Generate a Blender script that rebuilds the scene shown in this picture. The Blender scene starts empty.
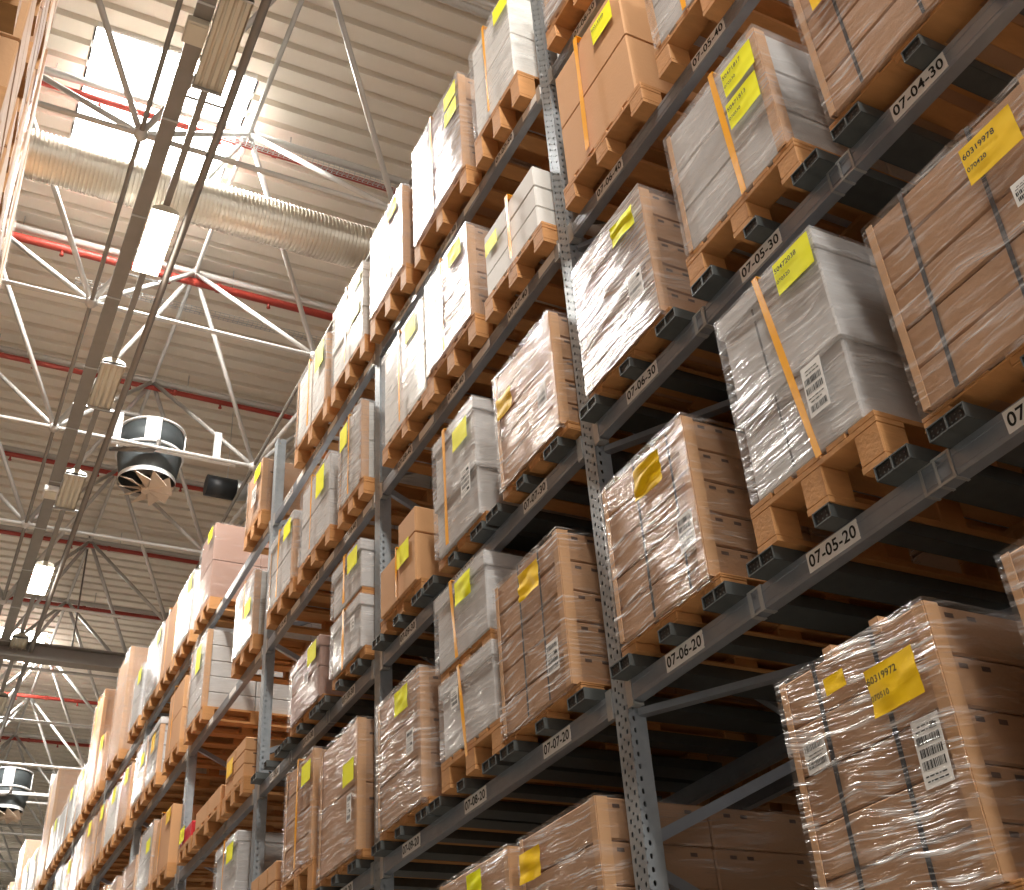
import bpy, bmesh, math, random
from mathutils import Vector, Matrix, noise
random.seed(7)
scene = bpy.context.scene
COL = scene.collection
PI = math.pi

# ------------------------------------------------------------------ materials
def new_mat(name):
    m = bpy.data.materials.new(name); m.use_nodes = True
    nt = m.node_tree; nt.nodes.clear()
    out = nt.nodes.new('ShaderNodeOutputMaterial')
    return m, nt, out
def N(nt, t, **kw):
    n = nt.nodes.new(t)
    for k, v in kw.items():
        if k in n.inputs: n.inputs[k].default_value = v
        else: setattr(n, k, v)
    return n
def L(nt, a, b): nt.links.new(a, b)
def math_node(nt, op, a, b=None, c=None, clamp=False):
    n = nt.nodes.new('ShaderNodeMath'); n.operation = op; n.use_clamp = clamp
    for i, v in enumerate((a, b, c)):
        if v is None: continue
        if hasattr(v, 'links'): nt.links.new(v, n.inputs[i])
        else: n.inputs[i].default_value = v
    return n.outputs[0]
def mixcol(nt, fac, a, b):
    n = nt.nodes.new('ShaderNodeMix'); n.data_type = 'RGBA'
    for s, v in ((n.inputs[0], fac), (n.inputs[6], a), (n.inputs[7], b)):
        if hasattr(v, 'links'): nt.links.new(v, s)
        else: s.default_value = v if not isinstance(v, tuple) else (*v[:3], 1)
    return n.outputs[2]
def ramp(nt, fac, p0, p1, c0=(0,0,0), c1=(1,1,1)):
    n = nt.nodes.new('ShaderNodeValToRGB'); nt.links.new(fac, n.inputs[0])
    n.color_ramp.elements[0].position = p0; n.color_ramp.elements[0].color = (*c0, 1)
    n.color_ramp.elements[1].position = p1; n.color_ramp.elements[1].color = (*c1, 1)
    return n.outputs[0]

def mat_simple(name, col, rough=.6, metal=0., var=.12, scale=6., bump=0., stretch=(1,1,1), spec=.4, bscale=None):
    m, nt, out = new_mat(name)
    tc = N(nt, 'ShaderNodeTexCoord'); mp = N(nt, 'ShaderNodeMapping'); mp.inputs['Scale'].default_value = stretch
    L(nt, tc.outputs['Object'], mp.inputs[0])
    no = N(nt, 'ShaderNodeTexNoise', Scale=scale, Detail=5., Roughness=.6); L(nt, mp.outputs[0], no.inputs['Vector'])
    c = mixcol(nt, no.outputs[0], tuple(x*(1-var) for x in col), tuple(min(1, x*(1+var)) for x in col))
    b = N(nt, 'ShaderNodeBsdfPrincipled', Roughness=rough, Metallic=metal)
    b.inputs['Specular IOR Level'].default_value = spec
    L(nt, c, b.inputs['Base Color'])
    if bump:
        n2 = N(nt, 'ShaderNodeTexNoise', Scale=bscale or scale*3, Detail=4.); L(nt, mp.outputs[0], n2.inputs['Vector'])
        bp = N(nt, 'ShaderNodeBump', Strength=bump, Distance=.01); L(nt, n2.outputs[0], bp.inputs['Height']); L(nt, bp.outputs[0], b.inputs['Normal'])
    L(nt, b.outputs[0], out.inputs[0])
    return m

def mat_upright():
    """galvanised perforated post: rows of punched holes really let the light through"""
    m, nt, out = new_mat('galvanised_perforated')
    tc = N(nt, 'ShaderNodeTexCoord'); sx = N(nt, 'ShaderNodeSeparateXYZ'); L(nt, tc.outputs['Object'], sx.inputs[0])
    ge = N(nt, 'ShaderNodeNewGeometry'); sn = N(nt, 'ShaderNodeSeparateXYZ'); L(nt, ge.outputs['True Normal'], sn.inputs[0])
    front = math_node(nt, 'GREATER_THAN', math_node(nt, 'ABSOLUTE', sn.outputs[0]), .5)
    u = nt.nodes.new('ShaderNodeMix'); L(nt, front, u.inputs[0]); L(nt, sx.outputs[0], u.inputs[2]); L(nt, sx.outputs[1], u.inputs[3])
    U = u.outputs[0]
    z = sx.outputs[2]
    def holes(uc, pitch, ph, ru, rz):
        du = math_node(nt, 'DIVIDE', math_node(nt, 'SUBTRACT', U, uc), ru)
        fz = math_node(nt, 'FRACT', math_node(nt, 'ADD', math_node(nt, 'DIVIDE', z, pitch), ph))
        dz = math_node(nt, 'DIVIDE', math_node(nt, 'MULTIPLY', math_node(nt, 'SUBTRACT', fz, .5), pitch), rz)
        d = math_node(nt, 'ADD', math_node(nt, 'POWER', math_node(nt, 'ABSOLUTE', du), 2.5), math_node(nt, 'POWER', math_node(nt, 'ABSOLUTE', dz), 2.5))
        return math_node(nt, 'LESS_THAN', d, 1.)
    h = math_node(nt, 'MAXIMUM', holes(-.026, .05, 0, .007, .0105), holes(.026, .05, 0, .007, .0105))
    h = math_node(nt, 'MAXIMUM', h, holes(.002, .05, .5, .0055, .0055))
    no = N(nt, 'ShaderNodeTexNoise', Scale=18., Detail=6.); L(nt, tc.outputs['Object'], no.inputs['Vector'])
    c = mixcol(nt, no.outputs[0], (.27,.31,.35), (.44,.48,.52))
    b = N(nt, 'ShaderNodeBsdfPrincipled', Roughness=.48, Metallic=.55); L(nt, c, b.inputs['Base Color'])
    tr = N(nt, 'ShaderNodeBsdfTransparent'); mx = N(nt, 'ShaderNodeMixShader')
    L(nt, h, mx.inputs[0]); L(nt, b.outputs[0], mx.inputs[1]); L(nt, tr.outputs[0], mx.inputs[2]); L(nt, mx.outputs[0], out.inputs[0])
    return m

def mat_film(name, base, gain, lo, hi, tilt=-.12, col=(.9,.9,.92), rough=.2, freq=55., side=.35, cloud=.0):
    """stretch film: thin clear plastic with creases wound round the load; whitish streaks paint in their glints, weaker on the ends"""
    m, nt, out = new_mat(name)
    tc = N(nt, 'ShaderNodeTexCoord'); s = N(nt, 'ShaderNodeSeparateXYZ'); L(nt, tc.outputs['Object'], s.inputs[0])
    oi = N(nt, 'ShaderNodeObjectInfo')
    ge = N(nt, 'ShaderNodeNewGeometry'); sn = N(nt, 'ShaderNodeSeparateXYZ'); L(nt, ge.outputs['True Normal'], sn.inputs[0])
    front = math_node(nt, 'ADD', math_node(nt, 'MULTIPLY', math_node(nt, 'GREATER_THAN', math_node(nt, 'ABSOLUTE', sn.outputs[0]), .6), 1-side), side)
    u = math_node(nt, 'ADD', s.outputs[0], s.outputs[1])
    big = N(nt, 'ShaderNodeTexNoise', Scale=3.0, Detail=1.); L(nt, tc.outputs['Object'], big.inputs['Vector'])
    tw = math_node(nt, 'MULTIPLY', math_node(nt, 'SUBTRACT', big.outputs[0], .5), .10)
    rt = math_node(nt, 'MULTIPLY_ADD', oi.outputs['Random'], -.10, tilt+.05)
    v = math_node(nt, 'ADD', math_node(nt, 'ADD', s.outputs[2], math_node(nt, 'MULTIPLY', u, rt)), tw)
    def layer(fu, fv, zoff, det, rg=.6):
        cv = N(nt, 'ShaderNodeCombineXYZ'); L(nt, math_node(nt, 'MULTIPLY', u, fu), cv.inputs[0]); L(nt, math_node(nt, 'MULTIPLY', v, fv), cv.inputs[1])
        L(nt, math_node(nt, 'MULTIPLY_ADD', oi.outputs['Random'], 40., zoff), cv.inputs[2])
        no = N(nt, 'ShaderNodeTexNoise', Scale=1., Detail=det, Roughness=rg); L(nt, cv.outputs[0], no.inputs['Vector']); return no.outputs[0]
    fine = layer(4.5, freq, 0., 3.); mid = layer(2.0, freq*.32, 7., 3.)
    st = ramp(nt, fine, lo, hi); st2 = ramp(nt, mid, lo+.03, hi+.05)
    n3 = N(nt, 'ShaderNodeTexNoise', Scale=3.4, Detail=3.); L(nt, tc.outputs['Object'], n3.inputs['Vector'])
    patch = ramp(nt, n3.outputs[0], .40, .62)
    both = math_node(nt, 'ADD', math_node(nt, 'MULTIPLY', st, math_node(nt, 'MULTIPLY_ADD', patch, .8, .2)), math_node(nt, 'MULTIPLY', st2, .45))  # opaque whitish streaks, highlights of the creases painted into the film
    f = math_node(nt, 'ADD', math_node(nt, 'MULTIPLY_ADD', patch, cloud, base), math_node(nt, 'MULTIPLY', both, gain))
    f = math_node(nt, 'MULTIPLY', f, front, clamp=True)
    hh = math_node(nt, 'ADD', fine, math_node(nt, 'MULTIPLY', mid, 1.6))
    bp = N(nt, 'ShaderNodeBump', Strength=.8, Distance=.012); L(nt, hh, bp.inputs['Height'])
    b = N(nt, 'ShaderNodeBsdfPrincipled', Roughness=rough); b.inputs['Base Color'].default_value = (*col, 1)
    b.inputs['Specular IOR Level'].default_value = .9
    L(nt, bp.outputs[0], b.inputs['Normal'])
    gl = N(nt, 'ShaderNodeBsdfGlossy', Roughness=.16); L(nt, bp.outputs[0], gl.inputs['Normal'])
    tr = N(nt, 'ShaderNodeBsdfTransparent')
    m1 = N(nt, 'ShaderNodeMixShader', Fac=.055); L(nt, tr.outputs[0], m1.inputs[1]); L(nt, gl.outputs[0], m1.inputs[2])
    mx = N(nt, 'ShaderNodeMixShader'); L(nt, f, mx.inputs[0]); L(nt, m1.outputs[0], mx.inputs[1]); L(nt, b.outputs[0], mx.inputs[2])
    L(nt, mx.outputs[0], out.inputs[0])
    return m

def mat_emit(name, col, s):
    m, nt, out = new_mat(name); e = N(nt, 'ShaderNodeEmission', Strength=s); e.inputs[0].default_value = (*col, 1)
    L(nt, e.outputs[0], out.inputs[0]); return m

M = {}
M['brown'] = mat_simple('cardboard_brown', (.41,.235,.132), .8, var=.10, scale=3, bump=.15, bscale=60)
M['brown2'] = mat_simple('cardboard_tan', (.56,.31,.15), .8, var=.08, scale=3, bump=.1, bscale=60)
M['board'] = mat_simple('corner_board_card', (.50,.285,.145), .75, var=.08, scale=8)
M['grey'] = mat_simple('carton_grey', (.50,.49,.49), .7, var=.06, scale=4, bump=.2, bscale=25)
M['white'] = mat_simple('carton_white', (.66,.655,.64), .7, var=.05, scale=4, bump=.1, bscale=25)
M['pink'] = mat_simple('carton_pinkish', (.32,.195,.155), .75, var=.08, scale=4)
M['red'] = mat_simple('carton_red', (.55,.02,.03), .6, var=.08, scale=4)
M['print'] = mat_simple('carton_print', (.10,.06,.045), .8)
M['ink'] = mat_simple('black_ink', (.015,.015,.015), .7)
M['wood'] = mat_simple('pallet_wood', (.50,.245,.09), .75, var=.28, scale=5, bump=.25, stretch=(1,4,4))
M['wood_pale'] = mat_simple('pallet_wood_pale', (.60,.36,.17), .75, var=.22, scale=5, bump=.25, stretch=(1,4,4))
M['steel'] = mat_simple('galvanised_beam', (.31,.34,.385), .42, metal=.6, var=.2, scale=9, bump=.1)
M['steel_light'] = mat_simple('galvanised_clip', (.45,.46,.46), .35, metal=.6, var=.12, scale=12)
M['perf'] = mat_upright()
M['channel'] = mat_simple('channel_steel', (.10,.11,.11), .5, metal=.5, var=.2, scale=20)
M['plastic'] = mat_simple('end_cap_black', (.018,.02,.022), .45)
M['paint'] = mat_simple('truss_paint', (.54,.525,.50), .4, metal=.15, var=.06, scale=4)
M['dark_paint'] = mat_simple('rail_grey', (.22,.20,.18), .5, metal=.3, var=.1, scale=4)
M['tray'] = mat_simple('tray_steel', (.24,.225,.205), .45, metal=.4, var=.15, scale=5)
M['deck'] = mat_simple('roof_deck', (.76,.705,.62), .55, metal=.1, var=.03, scale=1.5)
M['duct'] = mat_simple('duct_galvanised', (.74,.69,.60), .3, metal=.85, var=.1, scale=3)
M['redpipe'] = mat_simple('sprinkler_red', (.36,.05,.035), .4, var=.1, scale=8)
M['housing'] = mat_simple('luminaire_housing', (.60,.56,.46), .35, metal=.3, var=.05, scale=4)
M['louvre'] = mat_simple('heater_louvre', (.60,.48,.37), .45, var=.06, scale=4)
M['drum'] = mat_simple('heater_grille', (.10,.115,.12), .5, metal=.4, var=.3, scale=60)
M['white_metal'] = mat_simple('white_panel', (.86,.86,.85), .4, var=.03)
M['concrete'] = mat_simple('floor_concrete', (.42,.38,.33), .45, var=.12, scale=1.5, bump=.05)
M['wall'] = mat_simple('wall_panel', (.30,.25,.21), .7, var=.05)
M['sheet'] = mat_simple('paper_lime', (.92,.93,.012), .6, var=.03, spec=.2)
M['sheet_amber'] = mat_simple('paper_amber', (.93,.60,.006), .55, var=.04, spec=.3)
M['paper'] = mat_simple('paper_white', (.78,.77,.76), .6, var=.03)
M['plate'] = mat_simple('location_plate', (.82,.80,.78), .6, var=.05)
M['strap'] = mat_simple('strap_orange', (.92,.42,.012), .45, var=.08)
M['strap_black'] = mat_simple('strap_black', (.03,.03,.035), .5)
M['film'] = mat_film('stretch_film_clear', .01, .52, .50, .70, tilt=-.05, freq=62.)
M['film_streak'] = mat_film('stretch_film_creased', .01, .85, .53, .66, tilt=-.05, freq=72.)
M['film_grey'] = mat_film('stretch_film_layered', .07, .50, .50, .68, tilt=-.04, freq=46., side=.7, cloud=.07)
M['film_white'] = mat_film('stretch_film_white', .25, .75, .46, .64, tilt=-.08, freq=60., side=.28, cloud=.15, col=(.70,.70,.72))
M['lamp'] = mat_emit('lamp_glow', (1,.97,.9), 30)
M['sky'] = mat_emit('skylight_daylight', (1,.985,.95), 16)

# ------------------------------------------------------------------ mesh helpers
class MB:
    def __init__(s): s.v = []; s.f = []; s.m = []; s.sm = []
    def quad(s, pts, mi=0, smooth=False):
        b = len(s.v); s.v += [tuple(p) for p in pts]; s.f.append(tuple(range(b, b+len(pts)))); s.m.append(mi); s.sm.append(smooth)
    def box(s, x0, x1, y0, y1, z0, z1, mi=0, open_bottom=False):
        b = len(s.v)
        s.v += [(x0,y0,z0),(x1,y0,z0),(x1,y1,z0),(x0,y1,z0),(x0,y0,z1),(x1,y0,z1),(x1,y1,z1),(x0,y1,z1)]
        for q in ((3,2,1,0),(4,5,6,7),(0,1,5,4),(1,2,6,5),(2,3,7,6),(3,0,4,7)):
            s.f.append(tuple(b+i for i in q)); s.m.append(mi); s.sm.append(False)
    def obox(s, a, b_, w, h, mi=0, up=(0,0,1)):
        """bar of w x h section from a to b"""
        a = Vector(a); b2 = Vector(b_); d = (b2-a).normalized(); up = Vector(up)
        if abs(d.dot(up)) > .95: up = Vector((1,0,0))
        r = d.cross(up).normalized(); u = r.cross(d)
        b = len(s.v)
        for P in (a, b2):
            for sr, su in ((-1,-1),(1,-1),(1,1),(-1,1)):
                s.v.append(tuple(P + r*sr*w/2 + u*su*h/2))
        for q in ((0,1,2,3),(7,6,5,4),(0,4,5,1),(1,5,6,2),(2,6,7,3),(3,7,4,0)):
            s.f.append(tuple(b+i for i in q)); s.m.append(mi); s.sm.append(False)
    def tube(s, pts, r, n=10, mi=0, caps=True, radii=None):
        pts = [Vector(p) for p in pts]; rings = []
        for i, p in enumerate(pts):
            d = (pts[min(i+1, len(pts)-1)] - pts[max(i-1, 0)]).normalized()
            up = Vector((0,0,1)) if abs(d.z) < .9 else Vector((1,0,0))
            rr = d.cross(up).normalized(); u = rr.cross(d)
            R = radii[i] if radii else r
            b = len(s.v); rings.append(b)
            for k in range(n):
                a = 2*PI*k/n; s.v.append(tuple(p + rr*math.cos(a)*R + u*math.sin(a)*R))
        for i in range(len(rings)-1):
            for k in range(n):
                s.f.append((rings[i]+k, rings[i]+(k+1)%n, rings[i+1]+(k+1)%n, rings[i+1]+k)); s.m.append(mi); s.sm.append(True)
        if caps:
            s.f.append(tuple(rings[0]+k for k in range(n))[::-1]); s.m.append(mi); s.sm.append(False)
            s.f.append(tuple(rings[-1]+k for k in range(n))); s.m.append(mi); s.sm.append(False)
    def ball(s, c, r, mi=0, n=8):
        c = Vector(c); pts = [c+Vector((0,0,-r*math.cos(PI*i/n))) for i in range(n+1)]
        s.tube(pts, r, n=12, mi=mi, caps=False, radii=[max(.0005, r*math.sin(PI*i/n)) for i in range(n+1)])
    def mesh(s, name, mats, bevel=0):
        me = bpy.data.meshes.new(name); me.from_pydata(s.v, [], s.f)
        for m in (mats if isinstance(mats, (list, tuple)) else [mats]): me.materials.append(m)
        for p, mi, sm in zip(me.polygons, s.m, s.sm): p.material_index = mi; p.use_smooth = sm
        if bevel:
            bm = bmesh.new(); bm.from_mesh(me)
            bmesh.ops.bevel(bm, geom=bm.edges[:], offset=bevel, segments=1, affect='EDGES', clamp_overlap=True)
            bm.to_mesh(me); bm.free()
        me.update(); return me
def link(name, data, parent=None, loc=(0,0,0), **props):
    o = bpy.data.objects.new(name, data); COL.objects.link(o); o.location = loc
    if parent: o.parent = parent
    for k, v in props.items(): o[k] = v
    return o
def thing(name, label, cat, loc, group=None, data=None):
    o = link(name, data, None, loc); o['label'] = label; o['category'] = cat
    if data is None: o.empty_display_size = .1
    if group: o['group'] = group
    return o
def structure(name, data, loc=(0,0,0)):
    return link(name, data, None, loc, kind='structure')

# text facing the aisle: reads towards -Y, up +Z, normal -X
_tm = {}
def text_mesh(s, size, mirror=False):
    key = (s, size)
    if key not in _tm:
        c = bpy.data.curves.new('lettering', 'FONT'); c.body = s; c.size = size; c.align_x = 'CENTER'; c.align_y = 'CENTER'; c.offset = size*.018
        c.space_character = 1.05
        o = bpy.data.objects.new('tmp', c); COL.objects.link(o)
        dg = bpy.context.evaluated_depsgraph_get(); dg.update()
        me = bpy.data.meshes.new_from_object(o.evaluated_get(dg)); bpy.data.objects.remove(o)
        for v in me.vertices:
            x, y, _ = v.co; v.co = (0, -x, y)
        me.materials.clear(); me.materials.append(M['ink']); me.name = 'lettering'
        _tm[key] = me
    return _tm[key]

# ------------------------------------------------------------------ camera
yaw, pit, rol, f_px = 0.5054216347, 0.5892537204, -0.0775836529, 1157.795
f = Vector((math.sin(yaw)*math.cos(pit), math.cos(yaw)*math.cos(pit), math.sin(pit)))
r = f.cross(Vector((0,0,1))).normalized(); u = r.cross(f)
r2 = r*math.cos(rol) + u*math.sin(rol); u2 = -r*math.sin(rol) + u*math.cos(rol)
cd = bpy.data.cameras.new('camera'); cd.sensor_width = 36; cd.lens = f_px/1024*36; cd.sensor_fit = 'HORIZONTAL'; cd.clip_end = 300
cam = bpy.data.objects.new('camera', cd); COL.objects.link(cam)
mw = Matrix.Identity(4)
for i in range(3):
    mw[i][0] = r2[i]; mw[i][1] = u2[i]; mw[i][2] = -f[i]
mw[2][3] = 1.6
cam.matrix_world = mw
scene.camera = cam

# ------------------------------------------------------------------ dimensions of the right-hand racking
XF, XL, XR = 2.553, 2.47, 3.60         # beam front, load front, rear post
BAY, Y0 = 2.8, 3.91                    # far edge of the first post in view
LV = {l: 3.33 + 1.3*(l-2) for l in range(0, 7)}   # lower front edge of the beams at level l
BH = .09                               # beam height
NB = 11

# ------------------------------------------------------------------ setting
def build_setting():
    mb = MB(); mb.box(-30, 40, -25, 62, -.2, 0); structure('floor', mb.mesh('floor', M['concrete']))
    # corrugated roof deck with openings for the rooflights
    zc = 13.50; per = .3077
    holes = [(.14, 2.04, 9.62+16.9*k, 11.32+16.9*k) for k in (-1, 0, 1, 2)]
    mb = MB()
    y = -25 + .0
    n = int(87/per)
    for i in range(n):
        y0 = -25 + i*per
        prof = [(0, 0), (.205, 0), (.235, .075), (.2777, .075), (per, 0)]
        segs = [(-30, 40)]
        for hx0, hx1, hy0, hy1 in holes:
            if y0+per > hy0 and y0 < hy1: segs = [(-30, hx0), (hx1, 40)]
        for a, b in segs:
            for (p0, z0), (p1, z1) in zip(prof[:-1], prof[1:]):
                mb.quad([(a, y0+p0, zc+z0), (a, y0+p1, zc+z1), (b, y0+p1, zc+z1), (b, y0+p0, zc+z0)])
    structure('ceiling', mb.mesh('ceiling', M['deck']))
    for k, (hx0, hx1, hy0, hy1) in enumerate(holes):
        # kerb of the rooflight and its milky pane
        mb = MB(); e = per
        ya = -25 + math.floor((hy0+25)/per)*per; yb = -25 + math.ceil((hy1+25)/per)*per
        for (a, b, c, d) in ((hx0-.03, hx0, ya, yb), (hx1, hx1+.03, ya, yb), (hx0, hx1, ya-.03, ya), (hx0, hx1, yb, yb+.03)):
            mb.box(a, b, c, d, zc+.0, zc+.35)
        w = structure('window_%d' % (k+1), mb.mesh('kerb', M['white_metal']))
        mb = MB(); mb.box(hx0, hx1, ya, yb, zc+.30, zc+.33)
        link('pane', mb.mesh('pane', M['sky']), w)
        la = bpy.data.lights.new('rooflight', 'AREA'); la.shape = 'RECTANGLE'; la.size = hx1-hx0-.1; la.size_y = yb-ya-.1
        la.energy = SKY_W; la.color = (1, .97, .92)
        o = bpy.data.objects.new('rooflight', la); COL.objects.link(o); o.location = ((hx0+hx1)/2, (ya+yb)/2, zc+.27)
    mb = MB(); mb.box(-30, 40, 62, 62.2, 0, 13.6); structure('wall_back', mb.mesh('wall', M['wall']))
    mb = MB(); mb.box(40, 40.2, -25, 62, 0, 13.6); structure('wall_right', mb.mesh('wall', M['wall']))
    mb = MB(); mb.box(-30.2, -30, -25, 62, 0, 13.6); structure('wall_left', mb.mesh('wall', M['wall']))

SKY_W, LAMP_W = 520., 205.

def Lw(i, j): return Vector((.74+2.8*i, 11.5+2.82*j, 11.1))
def Up(i, j): return Vector((2.14+2.8*i, 12.87+2.79*j, 13.22))
def build_frame():
    root = thing('space_frame', 'pale steel tube roof frame of crossing struts under the ribbed ceiling', 'roof truss', (0,0,11.1))
    off = Vector((0,0,-11.1))
    I = range(-3, 5); J = range(-3, 17)
    webs = []
    for j in J:
        for i in I:
            U = Up(i, j)
            for di, dj in ((0,0),(1,0),(0,1),(1,1)):
                # lower nodes around an upper node: Lw(i..i+1, j..j+1)
                webs.append((U, Lw(i+di, j+dj), i, j))
    vis = lambda w: -1 <= w[2] <= 1 and -2 <= w[3] <= 6
    near = [w for w in webs if vis(w)][:100]; rest = [w for w in webs if w not in near]
    for a, b, _, _ in near:
        mb = MB(); mb.tube([a+off, b+off], .034, 10); link('diagonal_strut', mb.mesh('diagonal_strut', M['paint']), root)
    mb = MB()
    for a, b, _, _ in rest: mb.tube([a+off, b+off], .034, 6)
    link('diagonal_strut', mb.mesh('diagonal_strut', M['paint']), root, kind='stuff')
    for j in J:
        mb = MB(); mb.tube([Up(I[0], j)+off, Up(I[-1], j)+off], .05, 12); link('top_chord', mb.mesh('top_chord', M['paint']), root)
        mb = MB(); mb.tube([Lw(I[0], j)+off, Lw(I[-1]+1, j)+off], .03, 10); link('bottom_chord', mb.mesh('bottom_chord', M['paint']), root)
    for i in I:
        mb = MB(); mb.tube([Lw(i, J[0])+off, Lw(i, J[-1])+off], .026, 10); link('bottom_chord', mb.mesh('bottom_chord', M['tray']), root)  # darker steel here paints in the shade on the chords' undersides
        mb = MB(); mb.tube([Up(i, J[0])+off, Up(i, J[-1])+off], .03, 10); link('top_chord', mb.mesh('top_chord', M['paint']), root)
    nb = 0
    nodes = [p for j in range(-1, 8) for i in range(-1, 2) for p in (Up(i, j), Lw(i, j))]
    ball = MB(); ball.ball((0,0,0), .075); bm_ = ball.mesh('joint', M['paint'])
    for p in nodes: link('joint', bm_, root, p+off)

def build_services():
    # big spiral duct
    mb = MB(); n = 290; x0, x1 = -5.0, 9.0; pts = []; rad = []; pt = (x1-x0)/n
    for i in range(n):
        x = x0 + pt*i
        for a, rr_ in ((0, .272), (.50, .272), (.62, .286), (.88, .286)): pts.append((x+pt*a, 0, 0)); rad.append(rr_)
    mb.tube(pts, .28, 56, radii=rad)
    thing('ventilation_duct', 'large round ribbed metal duct crossing the aisle under the roof', 'duct', (0, 10.27, 12.0), data=mb.mesh('duct', M['duct']))
    for p_ in bpy.data.objects['ventilation_duct'].data.polygons: p_.use_smooth = False
    d = bpy.data.objects['ventilation_duct']
    for x in (-1.6, 4.4):
        mb = MB(); mb.tube([(x-.02,0,0),(x+.02,0,0)], .296, 40); link('band', mb.mesh('band', M['steel_light']), d)
        mb = MB(); mb.obox((x, 0, .28), (x, 0, 1.5), .02, .006); link('hanger', mb.mesh('hanger', M['steel_light']), d)
    rows = [(10.17, .042), (12.93, .06), (15.66, .042), (18.42, .042), (21.2, .042), (24.0, .042), (26.8, .045), (29.3, .045), (32.4, .045)]
    names = ['between the duct and the camera side of the roof light', 'behind the lit lamp, thickest of the red pipes', 'just above the round fan heater', 'crossing behind the fan heater louvres',
             'first beyond the grey girder', 'second beyond the grey girder', 'third beyond the grey girder', 'fourth beyond the grey girder', 'farthest down the hall']
    for (y, rr), nm in zip(rows, names):
        mb = MB(); mb.tube([(-8, 0, 0), (9, 0, 0)], rr, 12)
        p = thing('sprinkler_pipe', 'red pipe under the ceiling, ' + nm, 'pipe', (0, y, 13.1), 'red sprinkler pipes crossing the roof', mb.mesh('pipe', M['redpipe']))
        for k in range(6):
            x = -1.1 + 1.45*k
            mb = MB(); mb.tube([(x,0,-rr), (x,0,-rr-.06)], .018, 8); mb.tube([(x,0,-rr-.06), (x,0,-rr-.075)], .03, 8)
            link('sprinkler_head', mb.mesh('sprinkler_head', M['redpipe']), p)
        for k in range(3):
            x = -.4 + 2.9*k
            mb = MB(); mb.tube([(x-.03,0,0), (x+.03,0,0)], rr*1.25, 12); link('coupling', mb.mesh('coupling', M['redpipe']), p)
            mb = MB(); mb.obox((x+.2,0,rr), (x+.2,0,.40), .012, .012); link('hanger', mb.mesh('hanger', M['steel_light']), p)
    # wire mesh cable trays
    for y, x0, lab in ((9.96, 1.6, 'thin wire mesh cable tray above the duct beside the red pipe'), (13.32, .6, 'thin wire mesh cable tray just past the duct, below the red pipe')):
        mb = MB()
        for dy in (-.05, 0, .05): mb.obox((x0,dy,0), (9,dy,0), .005, .005)
        for dy in (-.055, .055): mb.obox((x0,dy,.04), (9,dy,.04), .006, .006)
        k = x0
        while k < 8.9:
            mb.obox((k,-.055,0), (k,.055,0), .006, .006); mb.obox((k,-.055,0), (k,-.055,.04), .006, .006); mb.obox((k,.055,0), (k,.055,.04), .006, .006); k += .07
        thing('cable_tray', lab, 'cable tray', (0, y, 12.9), 'wire mesh cable trays', mb.mesh('tray', M['steel_light']))
    # aisle lighting line: tray, lamp rail and pipe
    z = 10.9; ya, yb = -9., 46.
    mb = MB(); mb.box(-.075, .075, ya, yb, -.004, 0); mb.box(-.08, -.072, ya, yb, 0, .06); mb.box(.072, .08, ya, yb, 0, .06)
    t = thing('cable_trough', 'long grey cable trough running down the aisle left of the lamps', 'cable tray', (.955, 0, z+.06), data=mb.mesh('trough', M['tray']))
    for k in range(26):
        mb = MB(); y = 1. + 1.45*k
        mb.box(-.085, .085, y-.012, y+.012, -.012, -.004); link('cross_rib', mb.mesh('cross_rib', M['steel_light']), t)
    mb = MB(); mb.box(-.035, .035, ya, yb, 0, .05)
    thing('lamp_rail', 'slim grey rail down the aisle that carries the lamps', 'rail', (1.19, 0, z+.10), data=mb.mesh('rail', M['tray']))
    mb = MB(); mb.tube([(0, ya, 0), (0, yb, 0)], .042, 12)
    p = thing('steel_pipe', 'long dark pipe running down the aisle right of the lamps', 'pipe', (1.43, 0, z+.02), data=mb.mesh('pipe', M['dark_paint']))
    for k in range(14):
        y = 5.2 + 2.82*k
        mb = MB(); mb.obox((.0, y, .04), (0, y, .22), .012, .012); mb.obox((-.55, y, .18), (.05, y, .18), .02, .02)
        link('bracket', mb.mesh('bracket', M['steel_light']), p)
    # luminaires
    def luminaire(y, lit, label, L_=1.05):
        root = thing('luminaire', label, 'lamp', (1.19, y, z), 'luminaires along the aisle')
        w = .145
        mb = MB()
        pr = [(-w, .0), (-w+.01, .055), (-.05, .10), (.05, .10), (w-.01, .055), (w, .0)]
        for (a, za), (b, zb) in zip(pr[:-1], pr[1:]):
            mb.quad([(a,-L_/2,za),(b,-L_/2,zb),(b,L_/2,zb),(a,L_/2,za)])
        for ye in (-L_/2, L_/2): mb.quad([(x, ye, zz) for x, zz in pr])
        link('housing', mb.mesh('housing', M['housing']), root)
        if lit:
            mb = MB(); mb.box(-w+.012, w-.012, -L_/2+.015, L_/2-.015, .0, .02); link('diffuser', mb.mesh('diffuser', M['lamp']), root)
            la = bpy.data.lights.new('lamp_light', 'AREA'); la.shape = 'RECTANGLE'; la.size = .26; la.size_y = 1.0; la.energy = LAMP_W; la.color = (1,.94,.83)
            o = bpy.data.objects.new('lamp_light', la); COL.objects.link(o); o.parent = root; o.location = (0,0,-.01)
        else:
            mb = MB(); mb.box(-w+.012, w-.012, -L_/2+.02, L_/2-.02, .03, .036); link('reflector_tray', mb.mesh('reflector_tray', M['housing']), root)
            for dx in (-.075, 0., .075):
                mb = MB(); mb.tube([(dx,-L_/2+.03,.035),(dx,L_/2-.03,.035)], .02, 10); link('tube', mb.mesh('tube', M['housing']), root)
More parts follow.
